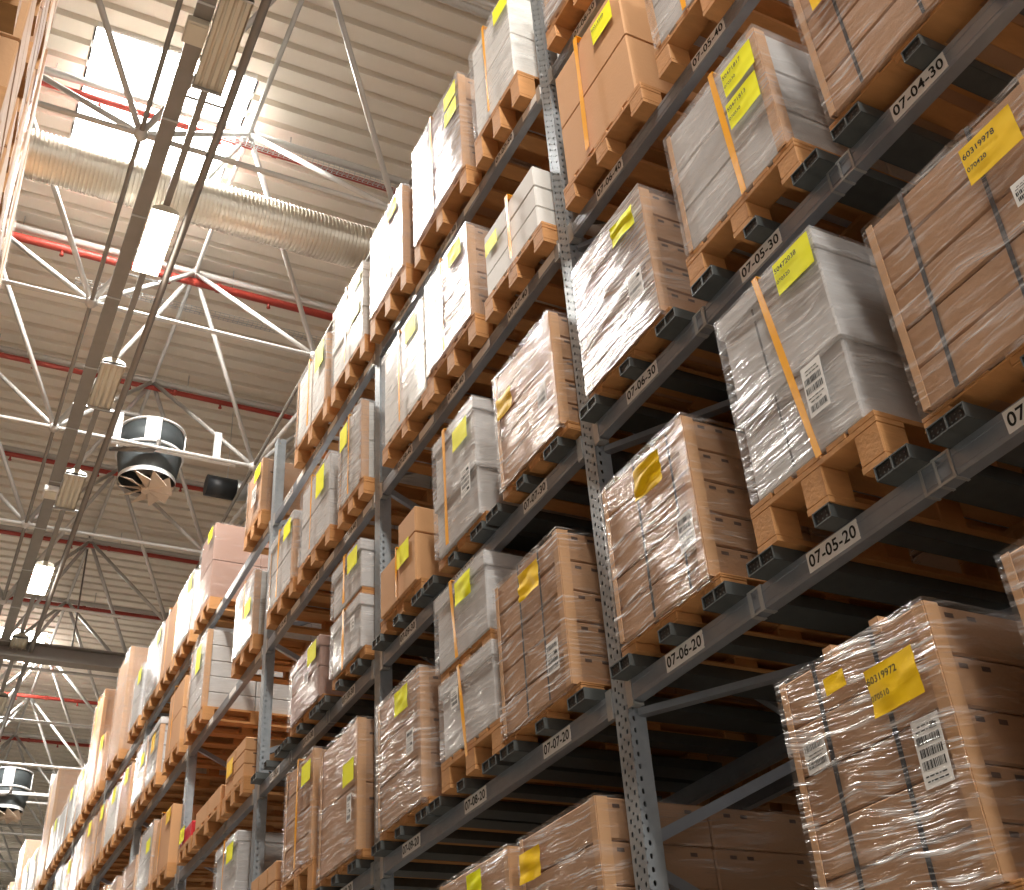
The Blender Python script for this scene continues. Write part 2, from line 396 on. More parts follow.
            for ye in (-L_/2, L_/2-.02):
                mb = MB(); mb.box(-w, w, ye, ye+.02, -.005, .03); link('end_plate', mb.mesh('end_plate', M['steel_light']), root)
    ord_ = {-7.2: (1, 'lit strip lamp over the aisle behind the camera'), 1.4: (1, 'lit strip lamp over the aisle above the camera')}
    luminaire(1.4, True, 'lit strip lamp straight overhead of the viewer')
    luminaire(-7.2, True, 'lit strip lamp behind the viewer over the aisle')
    luminaire(7.15, False, 'unlit strip lamp in front of the bright roof light', 1.15)
    luminaire(10.0, True, 'glowing strip lamp just below the large round duct')
    luminaire(12.87, False, 'unlit strip lamp next to the round fan heater')
    luminaire(15.65, False, 'unlit strip lamp beside the small white junction box')
    luminaire(18.6, True, 'glowing strip lamp beyond the fan heater, before the grey girder')
    luminaire(21.5, False, 'unlit strip lamp by the grey girder')
    luminaire(24.4, False, 'unlit strip lamp just beyond the grey girder')
    luminaire(27.2, True, 'glowing strip lamp by the far roof light')
    luminaire(35.8, True, 'glowing strip lamp farthest down the aisle')
    for y, lab in ((7.1, 'boxy beige junction box beside the nearest unlit lamp'), (15.75, 'small white junction box left of an unlit lamp')):
        mb = MB(); mb.box(-.1, .1, -.13, .13, -.09, .0); b = thing('junction_box', lab, 'junction box', (.93, y, z+.0585), 'junction boxes on the trough', mb.mesh('junction_box', M['white_metal'] if y > 10 else M['housing'], bevel=.008))
        mb = MB(); mb.box(-.08, .08, -.11, .11, -.1, -.09); link('cover', mb.mesh('cover', M['housing']), b)
    # fan heaters hanging under the frame
    def heater(x, y, lab):
        root = thing('fan_heater', lab, 'heater', (x, y, 10.76), 'round fan heaters under the roof')
        def cyl(r0, z0, r1, z1, mat, name, caps=True):
            mb = MB(); mb.tube([(0,0,z0),(0,0,z1)], r0, 40, radii=[r0, r1], caps=caps); return link(name, mb.mesh(name, mat), root)
        cyl(.46, .56, .46, .92, M['drum'], 'grille')
        cyl(.49, .92, .49, .95, M['white_metal'], 'rim'); cyl(.49, .52, .49, .56, M['white_metal'], 'rim')
        for a in (82, 172, 262, 352):
            c, s_ = math.cos(math.radians(a)), math.sin(math.radians(a))
            mb = MB(); mb.obox((c*.475, s_*.475, .56), (c*.475, s_*.475, .92), .22, .02, up=(c, s_, 0)); link('panel', mb.mesh('panel', M['white_metal']), root)
        # outlet cone and swirl louvres
        cyl(.40, .14, .46, .52, M['drum'], 'outlet_cone', False)
        mb = MB(); mb.tube([(0,0,.07),(0,0,.14)], .41, 40, caps=False); link('outlet_ring', mb.mesh('outlet_ring', M['white_metal']), root)
        for k in range(9):
            a = 2*PI*k/9; mb = MB()
            q = []
            for rr, da, zz in ((.05, 0, .02), (.40, -.12, .07), (.38, .54, -.08), (.05, .5, -.04)):
                q.append((math.cos(a+da)*rr, math.sin(a+da)*rr, zz))
            q2 = [(p[0], p[1], p[2]+.012) for p in q]
            mb.quad(q); mb.quad(q2[::-1])
            for i in range(4): mb.quad([q[i], q2[i], q2[(i+1)%4], q[(i+1)%4]])
            link('louvre', mb.mesh('louvre', M['louvre']), root)
        mb = MB(); mb.tube([(0,0,-.06),(0,0,.08)], .06, 16); link('hub', mb.mesh('hub', M['louvre']), root)
        # mounting rails along the chord
        for dz, dy in ((.36, -.52),):
            mb = MB(); mb.box(-.62, 1.15, dy-.03, dy+.03, dz-.03, dz+.03); link('mounting_rail', mb.mesh('mounting_rail', M['white_metal']), root)
        for sx in (-.56, .86):
            mb = MB(); mb.box(sx-.05, sx+.05, -.56, -.50, .36, .84); link('bracket', mb.mesh('bracket', M['white_metal']), root)
        mb = MB(); mb.tube([(-1.0,-.1,1.15),(-.25,-.05,1.2),(-.02,0,1.12),(.0,0,.98)], .04, 10); link('water_pipe', mb.mesh('water_pipe', M['dark_paint']), root)
        mb = MB(); mb.tube([(-.6,-.3,.36),(-.3,-.5,.30),(-.05,-.56,.30),(.02,-.56,.36),(.02,-.54,.50)], .035, 10); link('water_pipe', mb.mesh('water_pipe', M['dark_paint']), root)
    heater(2.14, 14.92, 'round drum fan heater with swirl louvres hanging beside the lamp line')
    heater(2.14, 31.35, 'round drum fan heater far down the hall beside the top loads')
    bpy.data.objects['fan_heater.001'].scale = (1.12,)*3
    # black axial duct fan
    mb = MB(); mb.tube([(-.33,0,0),(.14,0,0)], .17, 28); r_ = thing('duct_fan', 'small black horizontal cylinder fan with silver end under the roof', 'fan', (3.48, 15.7, 11.5), data=mb.mesh('body', M['plastic']))
    mb = MB(); mb.tube([(.14,0,0),(.20,0,0),(.36,0,0)], .17, 28, radii=[.17,.165,.12]); link('end_cone', mb.mesh('end_cone', M['steel_light']), r_)
    mb = MB(); mb.tube([(.135,0,0),(.155,0,0)], .18, 28); link('band', mb.mesh('band', M['steel_light']), r_)
    mb = MB(); mb.obox((0,0,.17), (0,0,1.5), .01, .01); link('hanger', mb.mesh('hanger', M['steel_light']), r_)
    # deep grey girder
    mb = MB(); mb.box(-8, 9, -.12, .12, 0, .03); mb.box(-8, 9, -.12, .12, .29, .32); mb.box(-8, 9, -.02, .02, .03, .29)
    thing('steel_girder', 'deep dark grey girder crossing the roof beyond the second glowing lamp', 'girder', (0, 21.55, 10.74), data=mb.mesh('girder', M['dark_paint']))
    for x in (-3.46, 2.14, 4.94):
        mb = MB(); mb.obox((x, 0, .32), (x, 0, 2.77), .03, .03); link('hanger', mb.mesh('hanger', M['dark_paint']), bpy.data.objects['steel_girder'])

# ------------------------------------------------------------------ racking
def beam_mesh(L_):
    mb = MB(); mb.box(0, .05, -L_/2, L_/2, 0, BH); mb.box(-.002, .0, -L_/2+.06, L_/2-.06, .018, .024); mb.box(-.002, .0, -L_/2+.06, L_/2-.06, .066, .072)
    return mb.mesh('beam', M['steel'])
def post_mesh(h, mat, sx=1):
    # open channel section: front, two returns, small lips; local y centred, x from 0 (front) to .08
    mb = MB(); w = .05; t = .003
    mb.box(0, t, -w, w, 0, h); mb.box(t, .085, -w, -w+t, 0, h); mb.box(t, .085, w-t, w, 0, h)
    mb.box(.082, .085, -w+t, -w+.02, 0, h); mb.box(.082, .085, w-.02, w-t, 0, h)
    me = mb.mesh('post', mat)
    if sx < 0:
        for v in me.vertices: v.co.x *= -1
        me.flip_normals()
    return me
TOP = 8.23
def build_rack():
    root = thing('pallet_rack', 'tall grey steel pallet racking with numbered beams filling the right of the view', 'racking', (XF, Y0, 0), 'pallet racks along the aisle')
    O = Vector((XF, Y0, 0))
    pm = post_mesh(TOP, M['perf']); pr = post_mesh(TOP, M['perf'], -1)
    for k in range(-1, NB+1):
        yc = Y0 - .05 + BAY*k
        link('post', pm, root, Vector((XF, yc, 0))-O)
        if k <= 5: link('post', pr, root, Vector((XR+.09, yc, 0))-O)
        if k <= 5:
            # zigzag bracing between front and rear posts
            zf = 2.74 - 1.12
            while zf < TOP:
                for sg in (1, -1):
                    a = (.07, 0, zf + sg*.06); b = (XR+.02-XF, 0, zf + sg*.53)
                    if b[2] > TOP - .05: continue
                    mb = MB(); mb.obox(a, b, .035, .045)
                    mb.tube([(a[0]+.02,-.03,a[2]), (a[0]+.02,.03,a[2])], .009, 8)
                    link('brace', mb.mesh('brace', M['steel']), root, Vector((XF, yc, 0))-O)
                zf += 1.12
    bm_ = beam_mesh(BAY-.1)
    conn = MB(); conn.box(-.006, .056, -.025, .025, -.04, BH+.05); cm = conn.mesh('connector', M['steel_light'])
    conn2 = MB(); conn2.box(-.004, .004, -.022, .022, -.02, BH+.02); conn2.box(0, .05, -.022, .022, -.012, -.004); cm2 = conn2.mesh('connector', M['steel_light'])
    upto = {1: 3, 2: 4, 3: 7, 4: NB, 5: NB}
    rear = {1: 2, 2: 3, 3: 4, 4: 4, 5: 4}
    clip = MB()
    for dy in (-.030, .030):
        clip.box(-.006, -.0025, dy-.005, dy+.005, -.004, BH+.004); clip.box(-.006, .05, dy-.005, dy+.005, -.005, -.001); clip.box(-.006, .05, dy-.005, dy+.005, BH, BH+.004)
    clip.box(-.006, -.0025, -.03, .03, -.004, .004); clip.box(-.006, -.0025, -.03, .03, BH-.004, BH+.004)
    clm = clip.mesh('safety_clip', M['steel_light'])
    nch = 0
    for l in range(1, 6):
        for k in range(-1, upto[l]):
            yc = Y0 + BAY*k + (BAY-.1)/2
            b = link('beam', bm_, root, Vector((XF, yc, LV[l]))-O)
            for s_ in (-1, 1): link('connector', cm2, b, (0, s_*((BAY-.1)/2-.03), 0))
            if k < rear[l]: link('beam', bm_, root, Vector((XR, yc, LV[l]))-O)
            if l in (2, 3) and k in (0, 1, -1) or (l == 3 and k == 2):
                for c in (.92, 1.80):
                    link('safety_clip', clm, root, Vector((XF, (2.90, 1.97)[c > 1] if k == 0 else Y0+BAY*k+c, LV[l]))-O)
    # depth bars (support channels) with black end caps
    def channel(w, label=None):
        mb = MB(); x0, x1 = XL-XF, XR+.06-XF
        h = .052
        mb.box(x0, x1, -w/2, w/2, 0, .004); mb.box(x0, x1, -w/2, -w/2+.004, 0, h); mb.box(x0, x1, w/2-.004, w/2, 0, h); mb.box(x0, x1, -w/2, w/2, h-.004, h)
        if w > .1: mb.box(x0, x1, -.003, .003, 0, h)
        me = mb.mesh('support_channel', M['channel'])
        cb = MB(); 
        for a, b in ([(-w/2+.006, -.005), (.005, w/2-.006)] if w > .1 else [(-w/2+.006, w/2-.006)]):
            cb.box(x0+.006, x0+.02, a, b, .006, h-.006)
            for i in range(3):
                for j in range(2):
                    yy = a+(b-a)*(i+.7)/3.4; zz = .014+.017*j
                    cb.box(x0+.0045, x0+.006, yy, yy+.005, zz, zz+.005, 1)
        ce = cb.mesh('end_cap', [M['plastic'], M['channel']])
        return me, ce
    wide, mid = channel(.15), channel(.085)
    pos = {}
    for l in (1, 2, 3):
        for k in ((0, 1) if l == 1 else (0, 1, 2)):
            for p in range(3):
                c = pos_centre(k, p)
                for dy, (me, ce) in ((-.335, wide), (0, mid), (.335, wide)):
                    o = link('support_channel', me, root, Vector((XF, c+dy, LV[l]+BH))-O)
                    link('end_cap', ce, o)
    # location plates
    pl = MB(); pl.box(-.003, 0, -.128, .128, 0, .072); plm = pl.mesh('location_plate', M['plate'])
    for l in (2, 3, 4, 5):
        for k in (0, 1, 2):
            for p in range(3):
                num = (6, 5, 4)[p] if k == 0 else (7, 8, 9)[p] if k == 1 else (10, 11, 12)[p]
                yl = {0: (3.37, 2.485, 1.6)}.get(k, None)
                y = yl[p] if yl else pos_centre(k, p)+.0
                o = link('location_plate', plm, root, Vector((XF, y, LV[l]+.012))-O)
                link('lettering', text_mesh('07-%02d-%d0' % (num, l), .062), o, (-.0045, 0, .034))
    # bright reflector stickers on the upper beams
    st = MB(); st.box(-.003, 0, -.12, .12, 0, .06); stm = st.mesh('reflector', M['white_metal'])
    for l in (4, 5):
        for k in range(0, 8):
            for dy in (.12, 1.0, 1.85):
                if (l == 4 and k > 3): continue
                link('reflector', stm, root, Vector((XF, Y0+BAY*k+dy, LV[l]+.02))-O)
    # flat braces under the beams, from front post to rear beam
    for l in (2, 3, 4):
        mb = MB(); mb.obox((.06, -.10, LV[l]-.03), (XR-XF, -1.65, LV[l]-.03), .045, .03); link('deck_brace', mb.mesh('deck_brace', M['steel']), root)

def pos_centre(k, p):
    if k == 0: return (3.37, 2.42, 1.52)[p]
    return Y0 + BAY*(k-1) + (.50, 1.37, 2.22)[p] if k >= 1 else 0

# ------------------------------------------------------------------ pallets and loads
def slab(mb, *a): mb.box(*a)
def pallet(y0, y1, z0, z1, x0, x1, label, mat='wood', detail=True, group='wooden pallets in the racking'):
    yc = (y0+y1)/2; xc = (x0+x1)/2; w = y1-y0; d = x1-x0; h = z1-z0
    root = thing('wooden_pallet', label, 'pallet', (xc, yc, z0), group)
    t = min(.022, h*.16)
    br = t if h > .09 else h*.1
    bh = h - 2*t - br
    mb = MB()
    n = 5
    for i in range(n):   # deck boards run front to back
        bw = .125 if i in (0, 2, 4) else .095
        c = -w/2 + bw/2 + (w-bw)*i/(n-1)
        mb.box(-d/2, d/2, c-bw/2, c+bw/2, h-t, h)
    for xx in (-d/2+.06, 0, d/2-.06): mb.box(xx-.06, xx+.06, -w/2, w/2, h-2*t, h-t)
    if detail:
        link('deck', mb.mesh('deck', M[mat], bevel=.002), root)
        blk = MB(); blk.box(-.06, .06, -.055, .055, 0, bh); bm_ = blk.mesh('block', M[mat], bevel=.004)
        rn = MB(); rn.box(-d/2, d/2, -.055, .055, 0, br); rm = rn.mesh('runner', M[mat])
        for yy in (-w/2+.055, 0, w/2-.055):
            link('runner', rm, root, (0, yy, 0))
            for xx in (-d/2+.06, 0, d/2-.06): link('block', bm_, root, (xx, yy, br))
    else:
        for yy in (-w/2+.055, 0, w/2-.055):
            mb.box(-d/2, d/2, yy-.055, yy+.055, 0, br)
            for xx in (-d/2+.06, 0, d/2-.06): mb.box(xx-.06, xx+.06, yy-.055, yy+.055, br, br+bh)
        link('deck', mb.mesh('deck', M[mat]), root)
    return root

def film_mesh(d, w, h, mat, n=14, amp=.006, seed=0, skirt=.0):
    """wrinkled skin round the front, both ends and over the top edge"""
    mb = MB(); o = .014
    X0, X1, Ya, Yb = -d/2-o, d/2+o, -w/2-o, w/2+o
    def grid(P, nrm, nu, nv, inset=False):
        base = len(mb.v)
        for j in range(nv+1):
            for i in range(nu+1):
                a, b = i/nu, j/nv; p = Vector(P(a, b))
                win = min(1, 6*min(a, 1-a))*min(1, 8*(1-b)+.3)
                q = Vector((p.x*2.2+seed, p.y*2.2, p.z*14+(p.x+p.y)*2))
                dsp = (noise.noise(q)+.4)*amp*win + noise.noise(p*5+Vector((seed, 0, 0)))*amp*.8*win
                mb.v.append(tuple(p + Vector(nrm)*max(-.003, dsp)))
        for j in range(nv):
            for i in range(nu):
                k = base+j*(nu+1)+i; mb.f.append((k, k+1, k+nu+2, k+nu+1)); mb.m.append(0); mb.sm.append(True)
    z0 = -skirt; z1 = h+.004
    grid(lambda a, b: (X0, Yb+(Ya-Yb)*a, z0+(z1-z0)*b), (-1,0,0), n, n*2)
    grid(lambda a, b: (X0+(X1-X0)*a, Ya, z0+(z1-z0)*b), (0,-1,0), n, n)
    grid(lambda a, b: (X1-(X1-X0)*a, Yb, z0+(z1-z0)*b), (0,1,0), n, n)
    grid(lambda a, b: (X1, Ya+(Yb-Ya)*a, z0+(z1-z0)*b), (1,0,0), 3, 3)
    # lip folded over the top
    t = .10
    mb.quad([(X0,Ya,z1),(X0,Yb,z1),(X0+t,Yb-t,z1+.002),(X0+t,Ya+t,z1+.002)])
    mb.quad([(X0,Ya,z1),(X0+t,Ya+t,z1+.002),(X1-t,Ya+t,z1+.002),(X1,Ya,z1)])
    mb.quad([(X0,Yb,z1),(X1,Yb,z1),(X1-t,Yb-t,z1+.002),(X0+t,Yb-t,z1+.002)])
    return mb.mesh('stretch_film', mat)

_cm = {}
def carton_mesh(dx, dy, dz, mat, marks=True, lid=0):
    key = (round(dx, 3), round(dy, 3), round(dz, 3), mat, marks)
    if key in _cm: return _cm[key]
    mb = MB(); g = .002
    mb.box(-dx/2+g, dx/2-g, -dy/2+g, dy/2-g, 0, dz-.003)
    me = mb.mesh('carton', [M[mat], M['print'], M['board']], bevel=.007)
    if marks:
        bm = bmesh.new(); bm.from_mesh(me)
        def q(pts, mi):
            fc = bm.faces.new([bm.verts.new(p) for p in pts]); fc.material_index = mi
        e = .0006; yf = -dy/2+g-e; xf = -dx/2+g-e
        zz = dz*.74; s_ = min(.016, dz*.1)
        for xx in (-dx*.36, -dx*.20, dx*.28):
            q([(xx, yf, zz), (xx+.035, yf, zz), (xx+.035, yf, zz+s_), (xx, yf, zz+s_)], 1)
        # glued seam tape
        bm.to_mesh(me); bm.free()
    _cm[key] = me
    return me

def sheet_mesh(w, h, mat, crumple=0., seed=0):
    mb = MB(); nx, nz = 8, 8
    V = []
    for s_ in (0,):
        for j in range(nz+1):
            for i in range(nx+1):
                y = w/2 - w*i/nx; z = -h/2 + h*j/nz
                dx = -abs(noise.noise(Vector((y*8+seed, z*22, seed))))*crumple - .0008
                V.append((dx, y, z))
    b = len(mb.v); mb.v += V; mb.v += [(v[0]+.0006, v[1], v[2]) for v in V]; n = len(V)
    for j in range(nz):
        for i in range(nx):
            k = j*(nx+1)+i; mb.f.append((k, k+1, k+nx+2, k+nx+1)); mb.m.append(0); mb.sm.append(True)
            mb.f.append((n+k+nx+1, n+k+nx+2, n+k+1, n+k)); mb.m.append(0); mb.sm.append(True)
    return mb.mesh('paper_sheet', M[mat])

def label_mesh(w, h, seed):
    """shipping label: white paper with blocks of bar code and print"""
    rnd = random.Random(seed); mb = MB()
    mb.box(-.001, 0, -w/2, w/2, -h/2, h/2, 0)
    def blk(y0, y1, z0, z1): mb.quad([(-.0018, y1, z0), (-.0018, y0, z0), (-.0018, y0, z1), (-.0018, y1, z1)], 1)
    z = h/2-.012; rows = max(3, int(h/.035))
    rh = (h-.02)/rows
    for r_ in range(rows):
        zt = z - r_*rh; kind = rnd.choice(['bars', 'text', 'bars', 'mix'])
        if kind == 'bars':
            y = -w/2+.01
            while y < w/2-.01:
                bw = rnd.choice([.0015, .003, .005]); blk(y, min(y+bw, w/2-.008), zt-rh*.8, zt-rh*.1); y += bw+rnd.choice([.0015, .003])
        else:
            for q in range(2):
                zz = zt-rh*(.25+.4*q); y = -w/2+.01+rnd.random()*.02
                while y < w/2-.02:
                    bw = rnd.uniform(.006, .02); blk(y, min(y+bw, w/2-.01), zz-rh*.12, zz); y += bw+.004
            if kind == 'mix': blk(-w/2+.012, -w/2+w*.35, zt-rh*.8, zt-rh*.35)
    return mb.mesh('shipping_label', [M['paper'], M['ink']])

def load(y0, y1, z0, z1, kind, label, x0=XL, x1=XL+1.10, layers=4, cols=1, film='film', sheets=None, straps=(), labels=(), boards=True,
         lids=0, gaps=False, detail=2, seed=None, group='loads on the right racking', marks=True, mat=None, cat='wrapped load', name='wrapped_load', tops=0, skirt=0., rows=None, film_x=0., tufts=()):
    seed = seed if seed is not None else random.random()*90
    yc = (y0+y1)/2; xc = (x0+x1)/2; w = y1-y0; d = x1-x0; h = z1-z0
    if film is None and name == 'wrapped_load': name, cat = 'carton_stack', 'carton stack'
    root = thing(name, label, cat, (xc, yc, z0), group)
    mat = mat or {'brown': 'brown', 'grey': 'grey', 'white': 'white', 'pink': 'pink', 'tan': 'brown2'}[kind]
    nx = rows or 2
    if detail < 2: layers = min(layers, 3); nx = 1
    lh = h/layers
    for a in range(layers):
        for b in range(cols):
            for c in range(nx):
                dx, dy = d/nx, w/cols
                rr = random.Random(int(seed*100)+a*7+b*3+c)
                jit = .004 if detail == 2 else .006
                o = link('carton', carton_mesh(dx, dy-.006, lh, mat, marks and detail == 2 and mat.startswith('brown')), root,
                         (-d/2+dx*(c+.5)+rr.uniform(0, jit), -w/2+dy*(b+.5)+rr.uniform(-jit, jit)/2, a*lh))
    if lids:
        lm = MB(); lm.box(-d/2-.010, d/2+.010, -w/2-.010, w/2+.010, 0, .085); me = lm.mesh('lid', M[mat], bevel=.006)
        for a in range(lids): link('lid', me, root, (0, 0, h/lids*(a+1)-.083))
    if tops:
        for q in range(tops):
            tb = MB(); tb.box(-.02, .02, -.02, .02, 0, .05); 
            link('edge_clip', tb.mesh('edge_clip', M['board']), root, (-d/2+.02, -w/2+w*(.3+.33*q), h-.02))
    if boards:
        cb = MB(); t = .004; W_ = .045
        cb.box(-t, 0, 0, W_, 0, h-.004); cb.box(0, W_*1.2, -t, 0, 0, h-.004)
        me = cb.mesh('corner_board', M['board'])
        link('corner_board', me, root, (-d/2-.001, -w/2-.001, 0))
        cb = MB(); cb.box(-t, 0, -W_*.6, 0, 0, h-.004); cb.box(0, W_, 0, t, 0, h-.004)
        link('corner_board', cb.mesh('corner_board', M['board']), root, (-d/2-.001, w/2+.001, 0))
    # orange / black straps go round the load, down the front (and over the top)
    for st in straps:
        y, colr, sw, lean = st[0], st[1], st[2], st[3] if len(st) > 3 else 0.
        low = st[4] if len(st) > 4 else 0.
        mb = MB(); nn = 10; xo = -d/2-(.024 if colr == 'strap' or not film else .004)
        pts = []
        for i in range(nn+1):
            a = i/nn; yy = (y-yc) - lean*a; zz = h+.006 - (h+.006+low)*a
            tw = math.sin(a*7+seed)*.35
            pts.append((yy, zz, tw))
        for (ya, za, ta), (yb, zb, tb_) in zip(pts[:-1], pts[1:]):
            wa, wb = sw/2*math.cos(ta), sw/2*math.cos(tb_)
            tk = .004 if colr == 'strap' else .0
            A = (xo-tk*math.sin(ta), ya-wa, za); B = (xo+tk*math.sin(ta), ya+wa, za)
            C = (xo+tk*math.sin(tb_), yb+wb, zb); D = (xo-tk*math.sin(tb_), yb-wb, zb)
            mb.quad([B, A, D, C]); mb.quad([(p[0]+.002, p[1], p[2]) for p in (A, B, C, D)])
        mb.box(xo, d/2, y-yc-sw/2, y-yc+sw/2, h+.006, h+.009)
        link('strap', mb.mesh('strap', M[colr]), root)
    front = -d/2 - (.012 if film == 'film_streak' and not sheets else .022 if film else .006)
    for sh in (sheets or []):
        sy, sz, sw, shh, colr, rot, txt, cr = sh
        me = sheet_mesh(sw, shh, colr, cr, seed)
        o = link('paper_sheet', me, root, (front, sy-yc, sz-z0)); o.rotation_euler = (rot, 0, 0)
        for i, s_ in enumerate(txt):
            link('lettering', text_mesh(s_, .030 if i == 0 else .024), o, (-cr*.55-.004, .03 if i == 0 else .055, shh*.22-i*.052))
    for lb in labels:
        ly, lz, lw, lh_ = lb[:4]
        o = link('shipping_label', label_mesh(lw, lh_, int(seed*10)+int(lz*100)), root, (front + (.010 if film == 'film_streak' and sheets else 0), ly-yc, lz-z0)); o.rotation_euler = (lb[4] if len(lb) > 4 else .02, 0, 0)
    for ty, ts in tufts:
        mb = MB(); mb.ball((0, 0, 0), ts, n=12)
        for i, v in enumerate(mb.v):
            q = Vector(v)*14; k = 1 + .9*noise.noise(q+Vector((seed, 0, 0)))
            mb.v[i] = (v[0]*k*.8, v[1]*k*1.5, v[2]*k*.8)
        link('loose_film', mb.mesh('loose_film', M['film_white']), root, (-d/2+.03, ty-yc, h+ts*.3))
    if film:
        link('stretch_film', film_mesh(d, w, h, M[film], n=16 if detail == 2 else 6, amp=.007 if film in ('film_white', 'film_streak') else .004, seed=seed, skirt=skirt), root)
    return root

def A5(y, z, colr='sheet', rot=0., txt=(), cr=.004, w=.20, h=.145): return (y, z, w, h, colr, rot, txt, cr)

LEVELNAME = {1: 'bottom', 2: 'second-lowest', 3: 'middle', 4: 'fourth', 5: 'top'}
POSTNAME = ['big perforated', 'second', 'third', 'fourth', 'fifth', 'sixth', 'seventh', 'eighth', 'ninth', 'tenth', 'eleventh']
ORD = ['first', 'second', 'third']
def put(l, y0, y1, z1, kind, label, short, pal='wood', pale=None, zb=None, ph=None, pdetail=True, pw=.04, **kw):
    """one load and the pallet it rests on at beam level l"""
    ch = kw.pop('chan', True)
    zs = LV[l] + BH + (.052 if l <= 3 and ch else 0)
    if zb is None: zb = zs + .145
    zb = max(zb, zs + .05)
    if l <= 3 and kw.get('film', 'film') and kind != 'grey': kw.setdefault('skirt', .035)
    pallet(y0-pw, y1+pw, zs, zb, XL + (.02 if zb-zs < .12 else .0), XL+1.12, 'pallet under the ' + short, pal, pdetail)
    return load(y0, y1, zb, z1, kind, label, **kw)

def build_loads():
    LM = 'sheet'; AM = 'sheet_amber'
    # ---- level 10
    put(1, 2.12, 2.78, 3.00, 'brown', 'large film-wrapped brown load with amber sheet, at the bottom right corner below beam label 07-05-20',
        'large brown load at the bottom right corner', zb=2.22, layers=5, film='film_streak', straps=((2.61, 'strap_black', .018), (2.34, 'strap_black', .018)),
        sheets=[A5(2.28, 2.81, AM, -.03, ('60319972', '070510'), .012), A5(2.51, 2.90, AM, -.05, (), .006, .09, .055)], labels=((2.22, 2.59, .105, .19), (2.67, 2.73, .10, .10, -.05)), tops=2)
    put(1, 1.20, 1.82, 2.99, 'brown', 'film-wrapped brown load cut by the right edge of the view beside the large brown one', 'brown load cut by the right edge, bottom level', layers=5, film='film_streak')
    put(1, 4.00, 4.67, 3.01, 'brown', 'streaky wrapped brown load with amber sheet just left of the big post foot', 'brown load left of the big post foot', layers=4, film='film_streak', sheets=[A5(4.55, 2.87, AM, 0, (), .012, .19, .13)])
    put(1, 4.79, 5.56, 3.02, 'brown', 'wrapped greyish brown load with lime sheet at the bottom edge, behind the amber-sheeted one', 'brown load at the bottom edge with lime sheet', layers=4, film='film_streak', sheets=[A5(5.12, 2.92, LM, 0, (), .008, .16, .12)])
    # ---- level 20
    put(2, 3.04, 3.67, 4.26, 'brown', 'brown load under shiny creased film with crumpled amber sheet, above beam label 07-06-20', 'shiny brown load above label 07-06-20',
        zb=3.53, layers=5, film='film_streak', straps=((3.41, 'strap_black', .014), (3.155, 'strap_black', .012)), sheets=[A5(3.29, 4.11, AM, .04, (), .030)], labels=((3.115, 3.76, .10, .15),))
    put(2, 2.14, 2.71, 4.48, 'grey', 'grey two-tier load with orange strap, lime sheet and barcode sheet, above label 07-05-20', 'grey two-tier load above label 07-05-20', pal='wood',
        zb=3.655, layers=2, lids=2, film='film_grey', boards=False, straps=((2.445, 'strap', .032, .10, .03), (2.515, 'strap_black', .009, .03, -.02)),
        sheets=[A5(2.24, 4.39, LM, 0, ('50472038', '070520'), .003)], labels=((2.285, 3.87, .10, .20),), pw=.045)
    put(2, 1.20, 1.91, 4.27, 'brown', 'tall brown load with two black straps and amber sheet at the right edge', 'brown load with two black straps, right edge',
        zb=3.50, layers=5, film='film', straps=((1.745, 'strap_black', .016, -.03), (1.45, 'strap_black', .016, -.03)), sheets=[A5(1.39, 4.13, AM, 0, ('60319978', '070420'), .004)], labels=((1.35, 3.91, .07, .08),))
    put(2, 4.09, 4.755, 4.30, 'brown', 'brown load with amber sheet left of the big post above beam label 07-07-20', 'brown load above label 07-07-20',
        zb=3.515, layers=5, film='film_streak', straps=((4.50, 'strap_black', .012), (4.29, 'strap_black', .012)), sheets=[A5(4.36, 4.15, AM, 0, (), .02)], labels=((4.215, 3.70, .11, .15),))
    load(4.86, 5.50, 4.13, 4.58, 'grey', 'upper grey wrapped box with lime sheet in a stack of two, above label 07-08-20', layers=1, lids=1, film='film_grey', boards=False,
         straps=((5.26, 'strap', .032, .05, .02),), sheets=[A5(5.10, 4.47, LM, 0, (), .010)])
    pallet(4.86, 5.50, 4.05, 4.13, XL+.01, XL+1.12, 'thin pallet between the two grey boxes above label 07-08-20')
    put(2, 4.83, 5.47, 4.05, 'grey', 'lower grey wrapped box of a stack of two, above label 07-08-20', 'stack of two grey boxes', zb=3.63, layers=1, lids=1, film='film_grey', boards=False,
        straps=((5.20, 'strap', .032, .06, .08),), labels=((5.26, 3.90, .09, .10),))
    put(2, 5.76, 6.42, 4.29, 'brown', 'silvery film-wrapped load with lime sheet just right of the second post, second-lowest row', 'silvery brown load beside the second post',
        zb=3.53, layers=3, film='film_grey', sheets=[A5(6.0, 4.17, LM, 0, (), .006)], labels=((5.88, 3.88, .10, .14),))
    put(2, 6.78, 7.50, 4.36, 'brown', 'upright brown crate-like load with grey panels and lime sheet, just left of the second post', 'crate-like brown load left of the second post',
        zb=3.52, layers=2, film='film', sheets=[A5(6.90, 4.03, LM, 0, (), .003)], labels=((6.88, 3.80, .08, .17),))
    put(2, 7.67, 8.30, 4.46, 'brown', 'narrow shiny brown load with orange strap and lime sheet, two left of the second post', 'narrow brown load with orange strap, second-lowest row',
        zb=3.70, layers=4, film='film_streak', straps=((7.97, 'strap', .035),), sheets=[A5(7.78, 4.31, LM, 0, (), .004)])
    put(2, 8.50, 9.15, 3.90, 'tan', 'low bare brown cartons beside the third post in the second-lowest row', 'low bare cartons by the third post', layers=2, cols=3, film=None, boards=False, pdetail=False)
